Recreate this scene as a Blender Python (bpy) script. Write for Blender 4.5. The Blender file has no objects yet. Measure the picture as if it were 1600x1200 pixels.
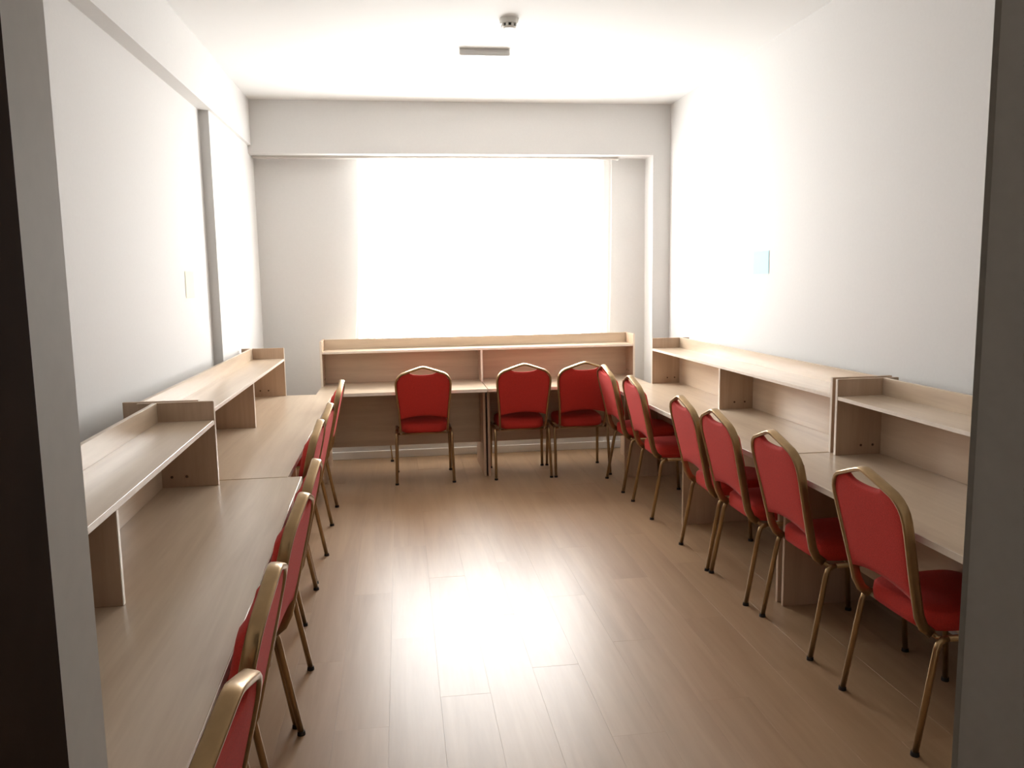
import bpy, bmesh, math, random
from mathutils import Vector, Matrix
random.seed(7)
scene = bpy.context.scene
C = scene.collection

# ------------------------------------------------------------------ camera
F_PX, PITCH, YAW, ROLL, CAM_H = 1282.0, -0.1294, 0.1332, -0.0157, 1.6106
cp, sp, cy, sy = math.cos(PITCH), math.sin(PITCH), math.cos(YAW), math.sin(YAW)
fw = Vector((sy*cp, cy*cp, sp)); r0 = Vector((cy, -sy, 0)); u0 = r0.cross(fw)
cr, sr = math.cos(ROLL), math.sin(ROLL)
rt = cr*r0 + sr*u0; up = -sr*r0 + cr*u0
cam_data = bpy.data.cameras.new('camera'); cam = bpy.data.objects.new('camera', cam_data); C.objects.link(cam)
cam_data.sensor_width = 36; cam_data.lens = 36*F_PX/1600; cam_data.clip_start = 0.02
m3 = Matrix((rt, up, -fw)).transposed()
cam.matrix_world = Matrix.Translation((0, 0, CAM_H)) @ m3.to_4x4()
scene.camera = cam

# ------------------------------------------------------------------ daylight, exposure
SKY = 12.5
w = bpy.data.worlds.new('daylight'); scene.world = w; w.use_nodes = True
bg = w.node_tree.nodes['Background']; bg.inputs[0].default_value = (0.99, 0.985, 0.975, 1); bg.inputs[1].default_value = SKY
vs = scene.view_settings
vs.view_transform = 'Standard'; vs.look = 'None'; vs.gamma = 1; vs.use_curve_mapping = False; vs.exposure = 1.1

# room dimensions
WIN = (-0.285, 1.72, 0.95, 2.64)          # window opening x0 x1 z0 z1
XL, XR, YB, YF, ZC = -1.26, 2.40, 7.41, 0.76, 3.086
portal = bpy.data.lights.new('window_portal', 'AREA'); portal.shape = 'RECTANGLE'
portal.size = WIN[1]-WIN[0]; portal.size_y = WIN[3]-WIN[2]; portal.cycles.is_portal = True
po = bpy.data.objects.new('window_portal', portal); C.objects.link(po)
po.location = ((WIN[0]+WIN[1])/2, YB+0.19, (WIN[2]+WIN[3])/2); po.rotation_euler = (-math.pi/2, 0, 0)

# ------------------------------------------------------------------ materials
def new_mat(name):
    m = bpy.data.materials.new(name); m.use_nodes = True
    nt = m.node_tree; b = nt.nodes['Principled BSDF']
    return m, nt, b
def N(nt, t, **kw):
    n = nt.nodes.new(t)
    for k, v in kw.items(): setattr(n, k, v)
    return n
def simple(name, col, rough=0.5, metal=0.0, bump=0.0, bscale=200, var=0.06, sheen=0.0, spec=0.5):
    m, nt, b = new_mat(name)
    tc = N(nt, 'ShaderNodeTexCoord'); no = N(nt, 'ShaderNodeTexNoise')
    no.inputs['Scale'].default_value = bscale; no.inputs['Detail'].default_value = 3
    nt.links.new(tc.outputs['Object'], no.inputs['Vector'])
    rp = N(nt, 'ShaderNodeValToRGB')
    rp.color_ramp.elements[0].position = .3; rp.color_ramp.elements[1].position = .7
    rp.color_ramp.elements[0].color = tuple(c*(1-var) for c in col)+(1,)
    rp.color_ramp.elements[1].color = tuple(min(1, c*(1+var)) for c in col)+(1,)
    nt.links.new(no.outputs['Fac'], rp.inputs[0]); nt.links.new(rp.outputs[0], b.inputs['Base Color'])
    b.inputs['Roughness'].default_value = rough; b.inputs['Metallic'].default_value = metal
    b.inputs['Specular IOR Level'].default_value = spec
    if sheen: b.inputs['Sheen Weight'].default_value = sheen; b.inputs['Sheen Roughness'].default_value = .4
    if bump:
        bp = N(nt, 'ShaderNodeBump'); bp.inputs['Strength'].default_value = bump; bp.inputs['Distance'].default_value = .002
        nt.links.new(no.outputs['Fac'], bp.inputs['Height']); nt.links.new(bp.outputs[0], b.inputs['Normal'])
    return m
def wood(name, c1, c2, rough, axis, scale=1.0, coat=0.0, tone=0.05):
    """grain runs along object axis 0/1/2"""
    m, nt, b = new_mat(name)
    tc = N(nt, 'ShaderNodeTexCoord'); oi = N(nt, 'ShaderNodeObjectInfo')
    mp = N(nt, 'ShaderNodeMapping'); s = [14*scale]*3; s[axis] = .9*scale; mp.inputs['Scale'].default_value = s
    mul = N(nt, 'ShaderNodeMath', operation='MULTIPLY'); mul.inputs[1].default_value = 37.0
    nt.links.new(oi.outputs['Random'], mul.inputs[0])
    cmb = N(nt, 'ShaderNodeCombineXYZ')
    for i in range(3): nt.links.new(mul.outputs[0], cmb.inputs[i])
    nt.links.new(cmb.outputs[0], mp.inputs['Location'])
    nt.links.new(tc.outputs['Object'], mp.inputs['Vector'])
    n1 = N(nt, 'ShaderNodeTexNoise'); n1.inputs['Scale'].default_value = 1.0; n1.inputs['Detail'].default_value = 6; n1.inputs['Roughness'].default_value = .6; n1.inputs['Distortion'].default_value = .6
    nt.links.new(mp.outputs[0], n1.inputs['Vector'])
    n2 = N(nt, 'ShaderNodeTexNoise'); n2.inputs['Scale'].default_value = 9.0; n2.inputs['Detail'].default_value = 3
    nt.links.new(mp.outputs[0], n2.inputs['Vector'])
    mx = N(nt, 'ShaderNodeMath', operation='MULTIPLY_ADD'); mx.inputs[1].default_value = .18
    nt.links.new(n2.outputs['Fac'], mx.inputs[0]); nt.links.new(n1.outputs['Fac'], mx.inputs[2])
    rp = N(nt, 'ShaderNodeValToRGB'); e = rp.color_ramp.elements
    e[0].position = .38; e[1].position = .8; e[0].color = tuple(c2)+(1,); e[1].color = tuple(c1)+(1,)
    nt.links.new(mx.outputs[0], rp.inputs[0])
    hs = N(nt, 'ShaderNodeHueSaturation')
    ma = N(nt, 'ShaderNodeMath', operation='MULTIPLY_ADD'); ma.inputs[1].default_value = 2*tone; ma.inputs[2].default_value = 1-tone
    nt.links.new(oi.outputs['Random'], ma.inputs[0]); nt.links.new(ma.outputs[0], hs.inputs['Value'])
    nt.links.new(rp.outputs[0], hs.inputs['Color']); nt.links.new(hs.outputs[0], b.inputs['Base Color'])
    b.inputs['Roughness'].default_value = rough
    if coat: b.inputs['Coat Weight'].default_value = coat; b.inputs['Coat Roughness'].default_value = .31
    return m
M = {}
M['wall'] = simple('white_wall_paint', (.73, .72, .705), .75, bump=.05, bscale=60, var=.01)
M['jamb'] = simple('grey_white_reveal_paint', (.76, .72, .66), .7, bump=.08, bscale=50, var=.02)
M['ceil'] = simple('white_ceiling_paint', (.80, .80, .79), .8, var=.01)
M['trimw'] = simple('white_trim', (.82, .80, .77), .4, var=.01)
M['floor'] = wood('oak_laminate_floor', (.40, .262, .150), (.31, .192, .102), .405, 1, .7, tone=.035, coat=.36)
M['under'] = simple('laminate_core', (.26, .16, .09), .6)
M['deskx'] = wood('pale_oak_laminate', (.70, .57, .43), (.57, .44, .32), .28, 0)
M['deskz_shaded'] = wood('pale_oak_laminate_shaded_upright', (.58, .42, .30), (.46, .32, .215), .40, 2)  # same laminate as the tops, with shade painted in as a darker, browner tone
M['edge'] = simple('cream_edge_band', (.88, .80, .70), .3, var=.03, bscale=30)
M['gold'] = simple('gold_lacquered_metal', (.38, .255, .13), .30, metal=.85, var=.08, bscale=25)
M['red'] = simple('red_upholstery', (.56, .042, .032), .8, bump=.25, bscale=260, var=.14, sheen=.06, spec=.2)
M['rubber'] = simple('black_rubber', (.012, .010, .010), .6)
M['brown'] = simple('dark_brown_wood_frame', (.050, .026, .015), .9, var=.15, bscale=12, spec=.03)
M['plastic'] = simple('white_plastic', (.80, .79, .75), .4, var=.01)
M['dark'] = simple('dark_plastic', (.02, .02, .02), .5)
M['grey'] = simple('grey_metal_housing', (.75, .74, .72), .5, var=.03)
M['blue'] = simple('light_blue_paper', (.45, .80, .88), .7, var=.02)
M['cream'] = simple('cream_paper', (.86, .80, .56), .7, var=.02)
M['screw'] = simple('dark_screw_cap', (.10, .05, .03), .5)
M['rail'] = simple('grey_curtain_rail', (.55, .52, .48), .5, var=.03)
# sheer curtain
m, nt, b = new_mat('sheer_white_curtain'); nt.nodes.remove(b)
tr = N(nt, 'ShaderNodeBsdfTransparent'); tl = N(nt, 'ShaderNodeBsdfTranslucent'); df = N(nt, 'ShaderNodeBsdfDiffuse')
tl.inputs[0].default_value = (.93, .92, .89, 1); df.inputs[0].default_value = (.85, .83, .79, 1)
tc = N(nt, 'ShaderNodeTexCoord'); wv = N(nt, 'ShaderNodeTexNoise'); wv.inputs['Scale'].default_value = 400
nt.links.new(tc.outputs['Object'], wv.inputs['Vector'])
mr = N(nt, 'ShaderNodeMapRange'); mr.inputs['To Min'].default_value = .36; mr.inputs['To Max'].default_value = .46
nt.links.new(wv.outputs['Fac'], mr.inputs['Value'])
m1 = N(nt, 'ShaderNodeMixShader'); m1.inputs[0].default_value = .45
nt.links.new(tl.outputs[0], m1.inputs[1]); nt.links.new(df.outputs[0], m1.inputs[2])
m2 = N(nt, 'ShaderNodeMixShader'); nt.links.new(mr.outputs[0], m2.inputs[0])
nt.links.new(tr.outputs[0], m2.inputs[1]); nt.links.new(m1.outputs[0], m2.inputs[2])
nt.links.new(m2.outputs[0], nt.nodes['Material Output'].inputs[0]); M['sheer'] = m
# window pane
m, nt, b = new_mat('clear_window_glass'); nt.nodes.remove(b)
tr = N(nt, 'ShaderNodeBsdfTransparent'); gl = N(nt, 'ShaderNodeBsdfGlossy'); gl.inputs['Roughness'].default_value = .02
fr = N(nt, 'ShaderNodeMixShader'); fr.inputs[0].default_value = .07
nt.links.new(tr.outputs[0], fr.inputs[1]); nt.links.new(gl.outputs[0], fr.inputs[2]); nt.links.new(fr.outputs[0], nt.nodes['Material Output'].inputs[0]); M['glass'] = m

# ------------------------------------------------------------------ helpers
def add_box(bm, x0, x1, y0, y1, z0, z1):
    v = [bm.verts.new((x, y, z)) for z in (z0, z1) for y in (y0, y1) for x in (x0, x1)]
    for f in ((0, 2, 3, 1), (4, 5, 7, 6), (0, 1, 5, 4), (2, 6, 7, 3), (0, 4, 6, 2), (1, 3, 7, 5)):
        bm.faces.new([v[i] for i in f])
def mesh_of(bm, name, mat, smooth=False):
    bmesh.ops.recalc_face_normals(bm, faces=bm.faces)
    me = bpy.data.meshes.new(name); bm.to_mesh(me); bm.free(); me.materials.append(mat)
    if smooth:
        for p in me.polygons: p.use_smooth = True
    return me
def link(name, me, parent=None, loc=(0, 0, 0), rot=(0, 0, 0)):
    o = bpy.data.objects.new(name, me); C.objects.link(o); o.parent = parent; o.location = loc; o.rotation_euler = rot
    return o
def box(name, b, mat, parent=None, bevel=0.0, kind=None):
    """box x0,x1,y0,y1,z0,z1 with its origin at its own centre"""
    c = ((b[0]+b[1])/2, (b[2]+b[3])/2, (b[4]+b[5])/2)
    bm = bmesh.new(); add_box(bm, b[0]-c[0], b[1]-c[0], b[2]-c[1], b[3]-c[1], b[4]-c[2], b[5]-c[2])
    if bevel: bmesh.ops.bevel(bm, geom=list(bm.edges), offset=bevel, segments=1, affect='EDGES', profile=.5)
    o = link(name, mesh_of(bm, name, mat), parent, c)
    if kind: o['kind'] = kind
    return o
def boxes(name, bl, mat, parent=None, kind=None):
    bm = bmesh.new()
    for b in bl: add_box(bm, *b)
    o = link(name, mesh_of(bm, name, mat), parent)
    if kind: o['kind'] = kind
    return o
def empty(name, loc=(0, 0, 0), rz=0.0):
    o = bpy.data.objects.new(name, None); C.objects.link(o); o.location = loc; o.rotation_euler = (0, 0, rz); o.empty_display_size = .1
    return o
def tag(o, label, cat, group=None):
    o['label'] = label; o['category'] = cat
    if group: o['group'] = group
    return o
def sweep(bm, pts, wid, dep, bino=None, seg=10, sq=2.0, closed_ends=True):
    """tube along pts; superelliptic section, half-size wid along the in-path normal and dep along bino"""
    rings = []; n = len(pts)
    for i, p in enumerate(pts):
        p = Vector(p); a = Vector(pts[max(0, i-1)]); c = Vector(pts[min(n-1, i+1)]); t = (c-a).normalized()
        if bino is not None:
            bb = Vector(bino); bb = (bb - t*bb.dot(t)).normalized(); nn = bb.cross(t)
        else:
            ref = Vector((1, 0, 0)); bb = (ref - t*ref.dot(t)).normalized(); nn = bb.cross(t)
        ring = []
        for k in range(seg):
            an = 2*math.pi*(k+.5)/seg; ca, sa = math.cos(an), math.sin(an)
            e = 2.0/sq
            ring.append(bm.verts.new(p + nn*(wid*math.copysign(abs(ca)**e, ca)) + bb*(dep*math.copysign(abs(sa)**e, sa))))
        rings.append(ring)
    for i in range(n-1):
        for k in range(seg):
            bm.faces.new((rings[i][k], rings[i][(k+1) % seg], rings[i+1][(k+1) % seg], rings[i+1][k]))
    bm.faces.new(rings[0]); bm.faces.new(rings[-1])
def cyl(bm, c, r0_, r1_, z0, z1, seg=16):
    a = [bm.verts.new((c[0]+r0_*math.cos(2*math.pi*k/seg), c[1]+r0_*math.sin(2*math.pi*k/seg), z0)) for k in range(seg)]
    b = [bm.verts.new((c[0]+r1_*math.cos(2*math.pi*k/seg), c[1]+r1_*math.sin(2*math.pi*k/seg), z1)) for k in range(seg)]
    for k in range(seg): bm.faces.new((a[k], a[(k+1) % seg], b[(k+1) % seg], b[k]))
    bm.faces.new(a); bm.faces.new(b)

# ------------------------------------------------------------------ the room
T = 0.2
fl = box('floor', (XL-.1, XR+.1, YF-T, YB+.1, -.12, -.011), M['under'], kind='structure')
# laminate planks, each its own board
PW, PL, PT = .195, 1.29, .010
bm = bmesh.new(); add_box(bm, -PW/2+.0001, PW/2-.0001, -PL/2+.0001, PL/2-.0001, -PT, 0)
bmesh.ops.bevel(bm, geom=[e for e in bm.edges if e.verts[0].co.z > -.001 and e.verts[1].co.z > -.001], offset=.0003, segments=1, affect='EDGES')
plank_me = mesh_of(bm, 'plank', M['floor'])
ncol = int((XR-XL)/PW)+1
for i in range(ncol):
    x = XL + PW*(i+.5)
    y = -.2 - (i*0.43 % 1)*PL
    while y - PL/2 < YB:
        if y + PL/2 > .80:
            if y + PL/2 <= YB + .02 and x + PW/2 <= XR + .02:
                me = plank_me
            else:                                       # cut boards at the walls
                xe = min(PW/2, XR+.02-x); ye = min(PL/2, YB+.02-y)
                bm = bmesh.new(); add_box(bm, -PW/2+.0004, xe-.0004, -PL/2+.0004, ye-.0004, -PT, 0)
                me = mesh_of(bm, 'plank_cut', M['floor'])
            p = link('plank', me, fl)
            p.matrix_parent_inverse = Matrix.Translation(fl.location).inverted()
            p.location = (x, y, 0); p.rotation_euler = (random.gauss(0, .0004), random.gauss(0, .0012), 0)
        y += PL
box('ceiling', (XL-.2, XR+.2, YF-.2, YB+.2, ZC, ZC+.15), M['ceil'], kind='structure')
box('wall_left', (XL-T, XL, YF-.2, YB+.2, -.1, ZC+.1), M['wall'], kind='structure')
box('wall_right', (XR, XR+T, YF-.2, YB+.2, -.1, ZC+.1), M['wall'], kind='structure')
boxes('wall_back', [(XL-.1, WIN[0], YB, YB+T, -.1, ZC+.1), (WIN[1], XR+.1, YB, YB+T, -.1, ZC+.1),
                    (WIN[0], WIN[1], YB, YB+T, -.1, WIN[2]), (WIN[0], WIN[1], YB, YB+T, WIN[3], ZC+.1)], M['wall'], kind='structure')
JL, JR, JT = -.285, .577, 2.12
bm = bmesh.new()
add_box(bm, -2.8, JL, YF-T, YF, -.1, ZC+.1); add_box(bm, JL, JR+.25, YF-T, YF, JT, ZC+.1)
pr = [(JR, YF), (JR+.004, YF-.004), (JR+.062, YF-T), (3.5, YF-T), (3.5, YF)]      # right reveal: made-up splay, turns its face from window light to darken it
lo = [bm.verts.new((x, y, -.1)) for x, y in pr]; hi = [bm.verts.new((x, y, ZC+.1)) for x, y in pr]
bm.faces.new(lo); bm.faces.new(hi)
for i in range(5): bm.faces.new((lo[i], lo[(i+1) % 5], hi[(i+1) % 5], hi[i]))
link('wall_front', mesh_of(bm, 'wall_front', M['jamb']))['kind'] = 'structure'
# corridor the camera stands in
M['corr'] = simple('corridor_taupe_paint', (.66, .59, .48), .7, var=.02)
box('wall_corridor_rear', (-2.8, 3.5, -1.8, -1.7, -.1, 2.8), M['corr'], kind='structure')
box('wall_corridor_left', (-2.8, -2.7, -1.7, YF-T, -.1, 2.8), M['corr'], kind='structure')
box('wall_corridor_right', (3.4, 3.5, -1.7, YF-T, -.1, 2.8), M['corr'], kind='structure')
box('ceiling_corridor', (-2.8, 3.5, -1.8, YF-T, 2.7, 2.8), M['corr'], kind='structure')
box('floor_corridor', (-2.8, 3.5, -1.8, YF-T, -.12, -.012), M['under'], kind='structure')
# dark brown door lining on both sides of the opening and over it
boxes('door_1', [(JL-.06, JL+.003, YF-T-.02, .672, 0, JT+.05), (JL, JR, YF-T-.02, .672, JT-.03, JT+.05)], M['brown'], kind='structure')
# ceiling beams, column, pier
BF, BB, LB = 7.17, 2.655, 2.72
box('trim_1', (XL, XR, BF, YB, BB, ZC), M['wall'], kind='structure')
box('trim_2', (XL, -1.175, YF, BF, LB, ZC), M['wall'], kind='structure')
box('trim_3', (XL, -1.20, 5.75, YB, 0, LB), M['wall'], kind='structure')
box('trim_4', (2.243, XR, BF, YB, 0, BB), M['wall'], kind='structure')
bb = .07
box('baseboard_back', (-1.20, 2.243, YB-.014, YB, 0, bb), M['trimw'], bevel=.004, kind='structure')
box('baseboard_left', (XL, XL+.014, YF, 5.75, 0, bb), M['trimw'], bevel=.004, kind='structure')
box('baseboard_right', (XR-.014, XR, YF, BF, 0, bb), M['trimw'], bevel=.004, kind='structure')

# window
wo = empty('window_1', ((WIN[0]+WIN[1])/2, YB+.12, WIN[2])); wo['kind'] = 'structure'
hw, hh = (WIN[1]-WIN[0])/2, WIN[3]-WIN[2]; fwid = .055
boxes('window_frame', [(-hw, hw, -.03, .03, 0, fwid), (-hw, hw, -.03, .03, hh-fwid, hh), (-hw, -hw+fwid, -.03, .03, fwid, hh-fwid), (hw-fwid, hw, -.03, .03, fwid, hh-fwid)], M['trimw'], wo)
for k in (-1, 1):
    box('mullion', (k*.335-.03, k*.335+.03, -.03, .03, fwid, hh-fwid), M['trimw'], wo)
for a, c in ((-hw+fwid, -.365), (-.305, .305), (.365, hw-fwid)):
    box('pane', (a, c, -.004, .004, fwid, hh-fwid), M['glass'], wo)
box('window_sill', (-hw, hw, -.13, -.03, -.001, .02), M['trimw'], wo)

# curtain rail and sheer curtain
cr_ = empty('curtain_rail', (.38, 7.30, BB))
tag(cr_, 'slim grey curtain rail fixed under the ceiling beam at the window', 'curtain rail')
box('track', (-1.57, 1.577, -.02, .02, -.022, 0), M['rail'], cr_, .003)
box('end_cap', (1.577, 1.585, -.022, .022, -.025, 0), M['plastic'], cr_, .002)
bm = bmesh.new(); NX, NZ = 260, 14; x0, x1, z0, z1 = -.33, 1.90, .80, BB-.0245; rows = []
for j in range(NZ+1):
    t = j/NZ; row = []
    for i in range(NX+1):
        s = i/NX; fl_ = (1-t)**2
        x = x0 + (x1-x0)*s - .10*fl_*(1-s)**4 - .03*fl_*s**6
        y = (.020+.012*fl_)*math.sin(s*2*math.pi*23+.6*math.sin(s*17)) + .008*math.sin(s*41+t*2)
        row.append(bm.verts.new((x-.75, y, z0+(z1-z0)*t - 1.7)))
    rows.append(row)
for j in range(NZ):
    for i in range(NX): bm.faces.new((rows[j][i], rows[j][i+1], rows[j+1][i+1], rows[j+1][i]))
cu = link('sheer_curtain', mesh_of(bm, 'sheer_curtain', M['sheer'], True), None, (.75, 7.30, 1.7))
tag(cu, 'white sheer curtain glowing with daylight across the window', 'curtain')

# ------------------------------------------------------------------ furniture
TH = .020
def banded(name, b, mat, parent, side='y-', et=.0022):
    """a board with a cream edge band on its front edge (child)"""
    o = box(name, b, mat, parent, .0012)
    c = o.location
    x0, x1, y0, y1, z0, z1 = [b[i]-c[i//2] for i in range(6)]
    box('edge_band', (x0+.001, x1-.001, y0-et, y0, z0+.001, z1-.001), M['edge'], o)
    return o
# local frame of desks and shelf units: x along the length, -y is the front (user side), origin at the front left end on the floor
def desk(label, loc, rz, L, depth, D, sup, group):
    t = tag(empty('desk', loc, rz), label, 'desk', group)
    th = .026
    banded('desktop', (0, L, 0, depth, D-th, D), M['deskx'], t)
    for s in sup:
        box('side_panel', (s, s+TH, .13, depth-.02, 0, D-th), M['deskz_shaded'], t, .001)
    s0 = sorted(sup)
    for a, c in zip(s0[:-1], s0[1:]):
        box('modesty_panel', (a+TH, c, .40, .40+TH, .235, D-th), M['deskx'], t, .001)
    return t
def hutch(label, loc, rz, L, H, zs, group):
    """shelf unit standing on a desk"""
    t = tag(empty('desk_shelf_unit', loc, rz), label, 'shelf', group)
    dep, bk = .305, .225
    th = .018
    for s in (0, L-th):
        p = banded('side_panel', (s, s+th, 0, dep, 0, H), M['deskz_shaded'], t)
        sx = (th/2+.0006) if s == 0 else -(th/2+.0006)
        for q in (.125, .185):
            bm = bmesh.new(); cyl(bm, (0, 0), .006, .006, -.0012, .0012, 10)
            link('screw_cap', mesh_of(bm, 'screw_cap', M['screw']), p, (sx, q-dep/2, .045-H/2), (0, math.pi/2, 0))
    p = banded('divider', (L/2-th/2, L/2+th/2, .002, bk, 0, zs-th), M['deskz_shaded'], t)
    for q in (.10, .17):
        bm = bmesh.new(); cyl(bm, (0, 0), .006, .006, -.0012, .0012, 10)
        link('screw_cap', mesh_of(bm, 'screw_cap', M['screw']), p, (th/2+.0006, q-bk/2, .045-(zs-th)/2), (0, math.pi/2, 0))
    banded('shelf', (th, L-th, .002, bk, zs-th, zs), M['deskx'], t)
    box('back_panel', (th, L-th, bk, bk+th, 0, H), M['deskx'], t, .001)
    return t
L = 2.66; D = .75; HT = .363; ZS = .282
GD, GH = 'pale wood desks around the walls', 'shelf units standing on the desks'
def pos(loc, rz, x, y, z=0):
    return (loc[0]+x*math.cos(rz)-y*math.sin(rz), loc[1]+x*math.sin(rz)+y*math.cos(rz), z)
# right wall: front faces -X. local +y -> +X : rz=-90deg, local +x -> -Y (from far to near)
RZ = -math.pi/2
aR = RZ + .0198
l = (1.612, 6.305, 0)
desk('long pale wood desk on the blue-note wall, at the window end', l, aR, L, .67, D, (.02, L/2-TH/2, L-.04), GD)
hutch('low shelf unit on the blue-note wall, at the window end', pos(l, aR, 0, .362, D), aR, L+.022, HT, ZS, GH)
l = (1.668, 3.638, 0)
desk('long pale wood desk on the blue-note wall, at the doorway end', l, RZ, L, .66, D, (.004, L/2-TH/2, L-.04), GD)
hutch('low shelf unit on the blue-note wall, at the doorway end', pos(l, RZ, .052, .350, D), RZ, L, HT, ZS, GH)
# left wall: front faces +X. local +y -> -X : rz=+90deg, local +x -> +Y (from near to far)
LZ = math.pi/2
aL = LZ + .004
l = (-.521, 6.315-L, 0)
desk('long pale wood desk beside the wall column, at the window end', l, aL, L, .655, D, (.02, L/2-TH/2, L-.04), GD)
hutch('low shelf unit beside the wall column, at the window end', pos(l, aL, -.055, .345, D), aL, L+.055, HT, ZS, GH)
aL2 = LZ + .0236
far = (-.458, 3.648)
l = (far[0]+L*math.sin(.0236), far[1]-L*math.cos(.0236), 0)
desk('long pale wood desk on the cream-paper wall, at the doorway end', l, aL2, L, .66, D, (.02, L/2-TH/2, L-.024), GD)
hutch('low shelf unit on the cream-paper wall, at the doorway end', pos(l, aL2, -.066, .339, D), aL2, L, HT, ZS, GH)
# back wall, under the window: two desks side by side and one shelf unit over both
DB = .738; yb = 6.40; xb = -.667
desk('pale wood desk under the window, with only one chair', (xb, yb, 0), 0, L/2-.003, .77, DB, (.02, L/2-TH-.008), GD)
desk('pale wood desk under the window, with two chairs side by side', (xb+L/2+.003, yb, 0), 0, L/2-.003, .77, DB, (.004, L/2-.05), GD)
hutch('low shelf unit under the window, across two desks', (xb, yb+.45, DB), 0, L, HT+.01, ZS+.005, GH)

# ------------------------------------------------------------------ chairs
def back_y(z):
    if z < .47: return -.203 + .060*((.47-z)/.07)**2
    return -.203 - .107*(z-.47)/.47
OUT = [(.182, .405), (.184, .43), (.187, .47), (.190, .54), (.196, .62), (.204, .70), (.210, .76), (.212, .80), (.209, .828), (.200, .850), (.184, .869), (.163, .884), (.12, .899), (.07, .916), (.03, .929), (.012, .9335), (0, .9345)]
def half_w(z):
    for (xa, za), (xb_, zb) in zip(OUT[:-1], OUT[1:]):
        if za <= z <= zb: return xa + (xb_-xa)*(z-za)/(zb-za)
    return OUT[0][0]
def top_z(x):
    x = abs(x)
    for (xa, za), (xb_, zb) in zip(OUT[7:-1], OUT[8:]):
        if xb_ <= x <= xa: return za + (zb-za)*(xa-x)/(xa-xb_+1e-9)
    return .80
def chair_meshes():
    R = {}
    # peaked back frame
    pts = [(x, back_y(z), z) for x, z in OUT] + [(-x, back_y(z), z) for x, z in reversed(OUT[:-1])]
    bm = bmesh.new(); rings = []
    sweep(bm, pts, .0085, .018, bino=(0, 1, .23), seg=12, sq=3.6)
    R['back_frame'] = mesh_of(bm, 'back_frame', M['gold'], True)
    # upholstered back
    bm = bmesh.new(); NU, NV = 22, 18
    def edge_top(x):
        ax = abs(x); hole = .874 + .010*(ax/.10)**2; fr = top_z(x)
        k = min(1, max(0, (ax-.088)/.022)); k = k*k*(3-2*k)
        return hole*(1-k) + fr*k
    def grid(front):
        rows = []
        for j in range(NV+1):
            v = j/NV; row = []
            for i in range(NU+1):
                u = -1+2*i/NU
                xe = u*.206                               # nominal x for the top edge
                zt_ = min(edge_top(xe), .872 if abs(u) > .999 else 9)
                if abs(u) > .9: zt_ = .845 - (abs(u)-.9)*.25
                zb = .520 + .028*(1-u*u)
                z = zb + (zt_-zb)*v
                x = u*(half_w(min(z, .80)) - .003)
                y = back_y(z)
                ed = (1-abs(u)**10)*min(1, 6*v)*min(1, 6*(1-v))
                y += (.010 + .034*ed) if front else (-.010 - .004*ed)
                row.append(bm.verts.new((x, y, z)))
            rows.append(row)
        return rows
    A, B = grid(True), grid(False)
    for G in (A, B):
        for j in range(NV):
            for i in range(NU): bm.faces.new((G[j][i], G[j][i+1], G[j+1][i+1], G[j+1][i]))
    for j in range(NV):
        for i in (0, NU): bm.faces.new((A[j][i], A[j+1][i], B[j+1][i], B[j][i]))
    for i in range(NU):
        for j in (0, NV): bm.faces.new((A[j][i], A[j][i+1], B[j][i+1], B[j][i]))
    R['backrest'] = mesh_of(bm, 'backrest', M['red'], True)
    # seat cushion
    bm = bmesh.new(); prof = [(.0, .400), (.90, .400), (.985, .408), (1.0, .435), (.985, .465), (.93, .476), (.75, .485), (.4, .491), (0, .492)]
    rings = []; NS = 40
    for r, z in prof:
        if r == 0: rings.append([bm.verts.new((0, .02, z))]); continue
        ring = []
        for k in range(NS):
            a = 2*math.pi*k/NS; ca, sa = math.cos(a), math.sin(a); e = 2/5.
            px = math.copysign(abs(ca)**e, ca); py = math.copysign(abs(sa)**e, sa)
            y = .02 + .195*py*r; hwid = .182 + .022*((py+1)/2)
            ring.append(bm.verts.new((px*hwid*r, y, z)))
        rings.append(ring)
    for a, b_ in zip(rings[:-1], rings[1:]):
        for k in range(NS):
            k2 = (k+1) % NS
            if len(a) == 1: bm.faces.new((a[0], b_[k], b_[k2]))
            elif len(b_) == 1: bm.faces.new((a[k], a[k2], b_[0]))
            else: bm.faces.new((a[k], a[k2], b_[k2], b_[k]))
    R['seat'] = mesh_of(bm, 'seat', M['red'], True)
    # legs (s=+1, mirrored copies for -1)
    for s in (1, -1):
        bm = bmesh.new()
        sweep(bm, [(s*.225, -.220, .008), (s*.2185, -.156, .365), (s*.218, -.148, .386), (s*.2175, -.134, .396), (s*.217, -.115, .399)], .0115, .0115, seg=10)
        R['rear_leg', s] = mesh_of(bm, 'rear_leg', M['gold'], True)
        bm = bmesh.new()
        sweep(bm, [(s*.222, .215, .008), (s*.2165, .192, .365), (s*.216, .186, .386), (s*.216, .172, .396), (s*.216, .155, .399)], .0115, .0115, seg=10)
        R['front_leg', s] = mesh_of(bm, 'front_leg', M['gold'], True)
        bm = bmesh.new(); sweep(bm, [(s*.217, -.115, .399), (s*.216, .155, .399)], .0112, .0112, seg=10)
        R['rail', s] = mesh_of(bm, 'seat_rail', M['gold'], True)
    bm = bmesh.new(); cyl(bm, (0, 0), .015, .0135, 0, .014, 12); R['foot'] = mesh_of(bm, 'rubber_foot', M['rubber'])
    bm = bmesh.new(); sweep(bm, [(-.217, 0, 0), (.217, 0, 0)], .009, .009, bino=(0, 0, 1), seg=8); R['bar'] = mesh_of(bm, 'cross_bar', M['gold'], True)
    return R
CM = chair_meshes()
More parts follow.
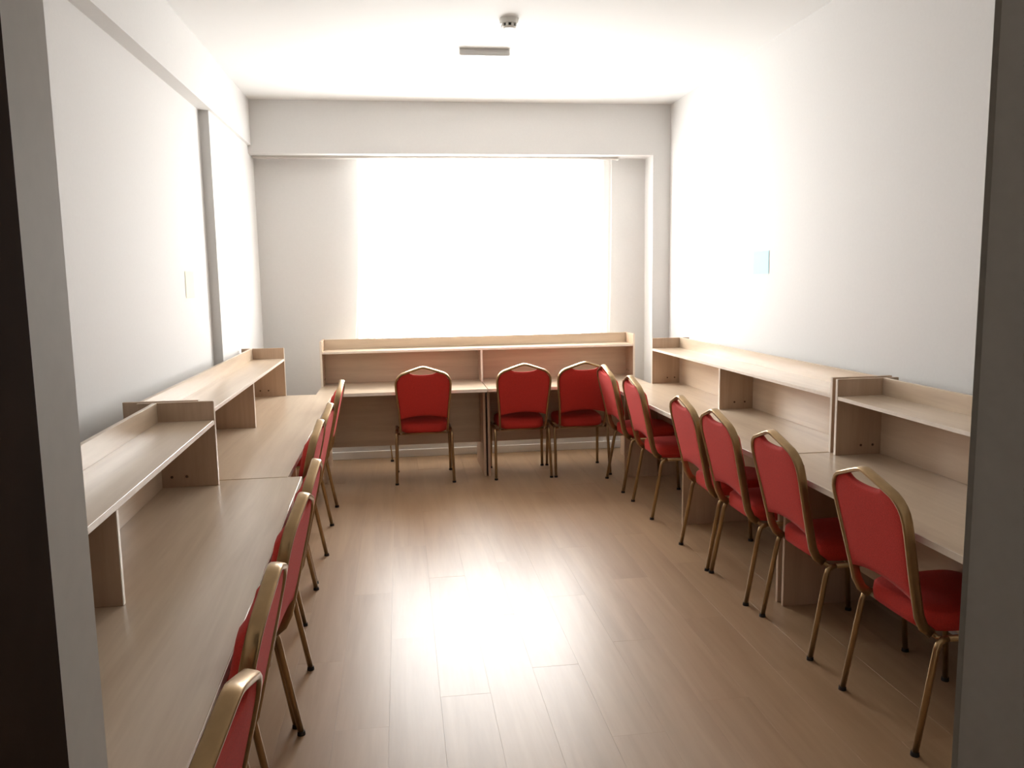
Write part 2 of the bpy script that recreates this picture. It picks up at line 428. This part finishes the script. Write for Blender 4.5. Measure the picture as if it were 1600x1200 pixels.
def chair(label, group, x, y, rz):
    """x,y: midpoint between the rear feet; the chair faces local +y"""
    ox = x - .22*math.sin(rz)*1.0; oy = y + .22*math.cos(rz)
    t = tag(empty('banquet_chair', (ox, oy, 0), rz), label, 'chair', group)
    link('seat', CM['seat'], t); link('backrest', CM['backrest'], t); link('back_frame', CM['back_frame'], t)
    for s in (1, -1):
        for key, fx, fy in (('rear_leg', .225, -.22), ('front_leg', .222, .215)):
            lg = link('leg', CM[key, s], t)
            link('rubber_foot', CM['foot'], lg, (s*fx, fy, 0))
        link('seat_rail', CM['rail', s], t)
    link('cross_bar', CM['bar'], t, (0, -.128, .390)); link('cross_bar', CM['bar'], t, (0, .165, .390))
    return t
ordn = ['first', 'second', 'third', 'fourth', 'fifth', 'sixth', 'seventh']
# right wall row: chairs face +X (rz = -90deg)
for i, (y, x, a) in enumerate([(6.04, 1.600, .02), (5.345, 1.610, .0), (4.37, 1.622, -.02), (3.885, 1.628, .0), (3.295, 1.652, .01), (2.59, 1.657, .01)]):
    chair('red gold-framed banquet chair in the blue-note wall row, %s from the window' % ordn[i], 'chairs along the blue-note wall', x, y, -math.pi/2+a)
# left wall row: chairs face -X (rz = +90deg)
for i, (y, x, a) in enumerate([(5.60, -.495, 0), (4.55, -.487, -.04), (4.01, -.490, -.02), (3.105, -.422, -.01), (2.605, -.412, -.05), (1.935, -.405, 0), (1.345, -.386, -.065)]):
    chair('red gold-framed banquet chair in the cream-paper wall row, %s from the window' % ordn[i], 'chairs along the cream-paper wall', x, y, math.pi/2+a)
# back row, facing the window
for lab, x, y, a in (('red banquet chair alone at its desk, in the row facing the window', .155, 6.38, 0),
                     ('red banquet chair facing the window, beside the central desk panel', .942, 6.385, 0),
                     ('red banquet chair facing the window, nearest the blue-note wall row', 1.428, 6.385, 0)):
    chair(lab, 'chairs facing the window', x, y, a)

# ------------------------------------------------------------------ small things
# smoke detector
sd = tag(empty('smoke_detector', (.674, 4.917, ZC)), 'small round white smoke detector on the ceiling', 'smoke detector')
bm = bmesh.new(); cyl(bm, (0, 0), .050, .058, -.028, 0, 28); link('base', mesh_of(bm, 'base', M['plastic']), sd)
bm = bmesh.new(); cyl(bm, (0, 0), .036, .036, -.044, -.028, 24); link('sensing_chamber', mesh_of(bm, 'sensing_chamber', M['dark']), sd)
for k in range(8):
    a = 2*math.pi*(k+.5)/8
    bm = bmesh.new(); add_box(bm, -.004, .004, -.007, .007, -.044, -.028)
    link('cage_rib', mesh_of(bm, 'cage_rib', M['plastic']), sd, (.040*math.cos(a), .040*math.sin(a), 0), (0, 0, a))
bm = bmesh.new(); cyl(bm, (0, 0), .030, .042, -.054, -.044, 24); link('cap', mesh_of(bm, 'cap', M['plastic']), sd)
# ceiling box fixture
ef = tag(empty('ceiling_fixture', (.598, 5.56, ZC)), 'slim grey rectangular box fixture mounted on the ceiling', 'light fixture')
box('housing', (-.165, .165, -.02, .02, -.038, 0), M['grey'], ef, .003)
box('cover', (-.158, .158, -.015, .015, -.041, -.0375), M['plastic'], ef, .001)
# papers on the walls
def paper(name, label, mat, x, y0, y1, z0, z1, s):
    bm = bmesh.new(); n = 6; th = .0008; A, B = [], []
    for i in range(n+1):
        t = i/n; y = y0+(y1-y0)*t; c = .0015*(2*t-1)**2
        for G, o in ((A, .0006), (B, .0006+th)):
            G.append([bm.verts.new((s*(o+c), y-(y0+y1)/2, z-(z0+z1)/2)) for z in (z0, z1)])
    for i in range(n):
        for G in (A, B): bm.faces.new((G[i][0], G[i+1][0], G[i+1][1], G[i][1]))
        for k in (0, 1): bm.faces.new((A[i][k], A[i+1][k], B[i+1][k], B[i][k]))
    for i in (0, n): bm.faces.new((A[i][0], A[i][1], B[i][1], B[i][0]))
    return tag(link(name, mesh_of(bm, name, mat), None, (x, (y0+y1)/2, (z0+z1)/2)), label, 'paper')
paper('paper_note', 'small light blue paper note stuck on the bare white wall', M['blue'], XR, 5.15, 5.39, 1.606, 1.758, -1)
paper('paper_note', 'small cream paper sheet stuck on the wall near the column', M['cream'], XL, 5.12, 5.32, 1.517, 1.676, 1)
# bent metal rod by the back wall
bm = bmesh.new(); sweep(bm, [(0, 0, .008), (-.004, 0, .08), (-.010, 0, .135), (-.006, 0, .160), (.012, 0, .172), (.035, 0, .174)], .006, .006, bino=(0, 1, 0), seg=8)
rod = tag(empty('bent_rod', (-.115, 7.24, 0)), 'thin bent metal rod standing on the floor under the window desk', 'rod')
link('rod', mesh_of(bm, 'rod', M['gold'], True), rod); link('rubber_foot', CM['foot'], rod)
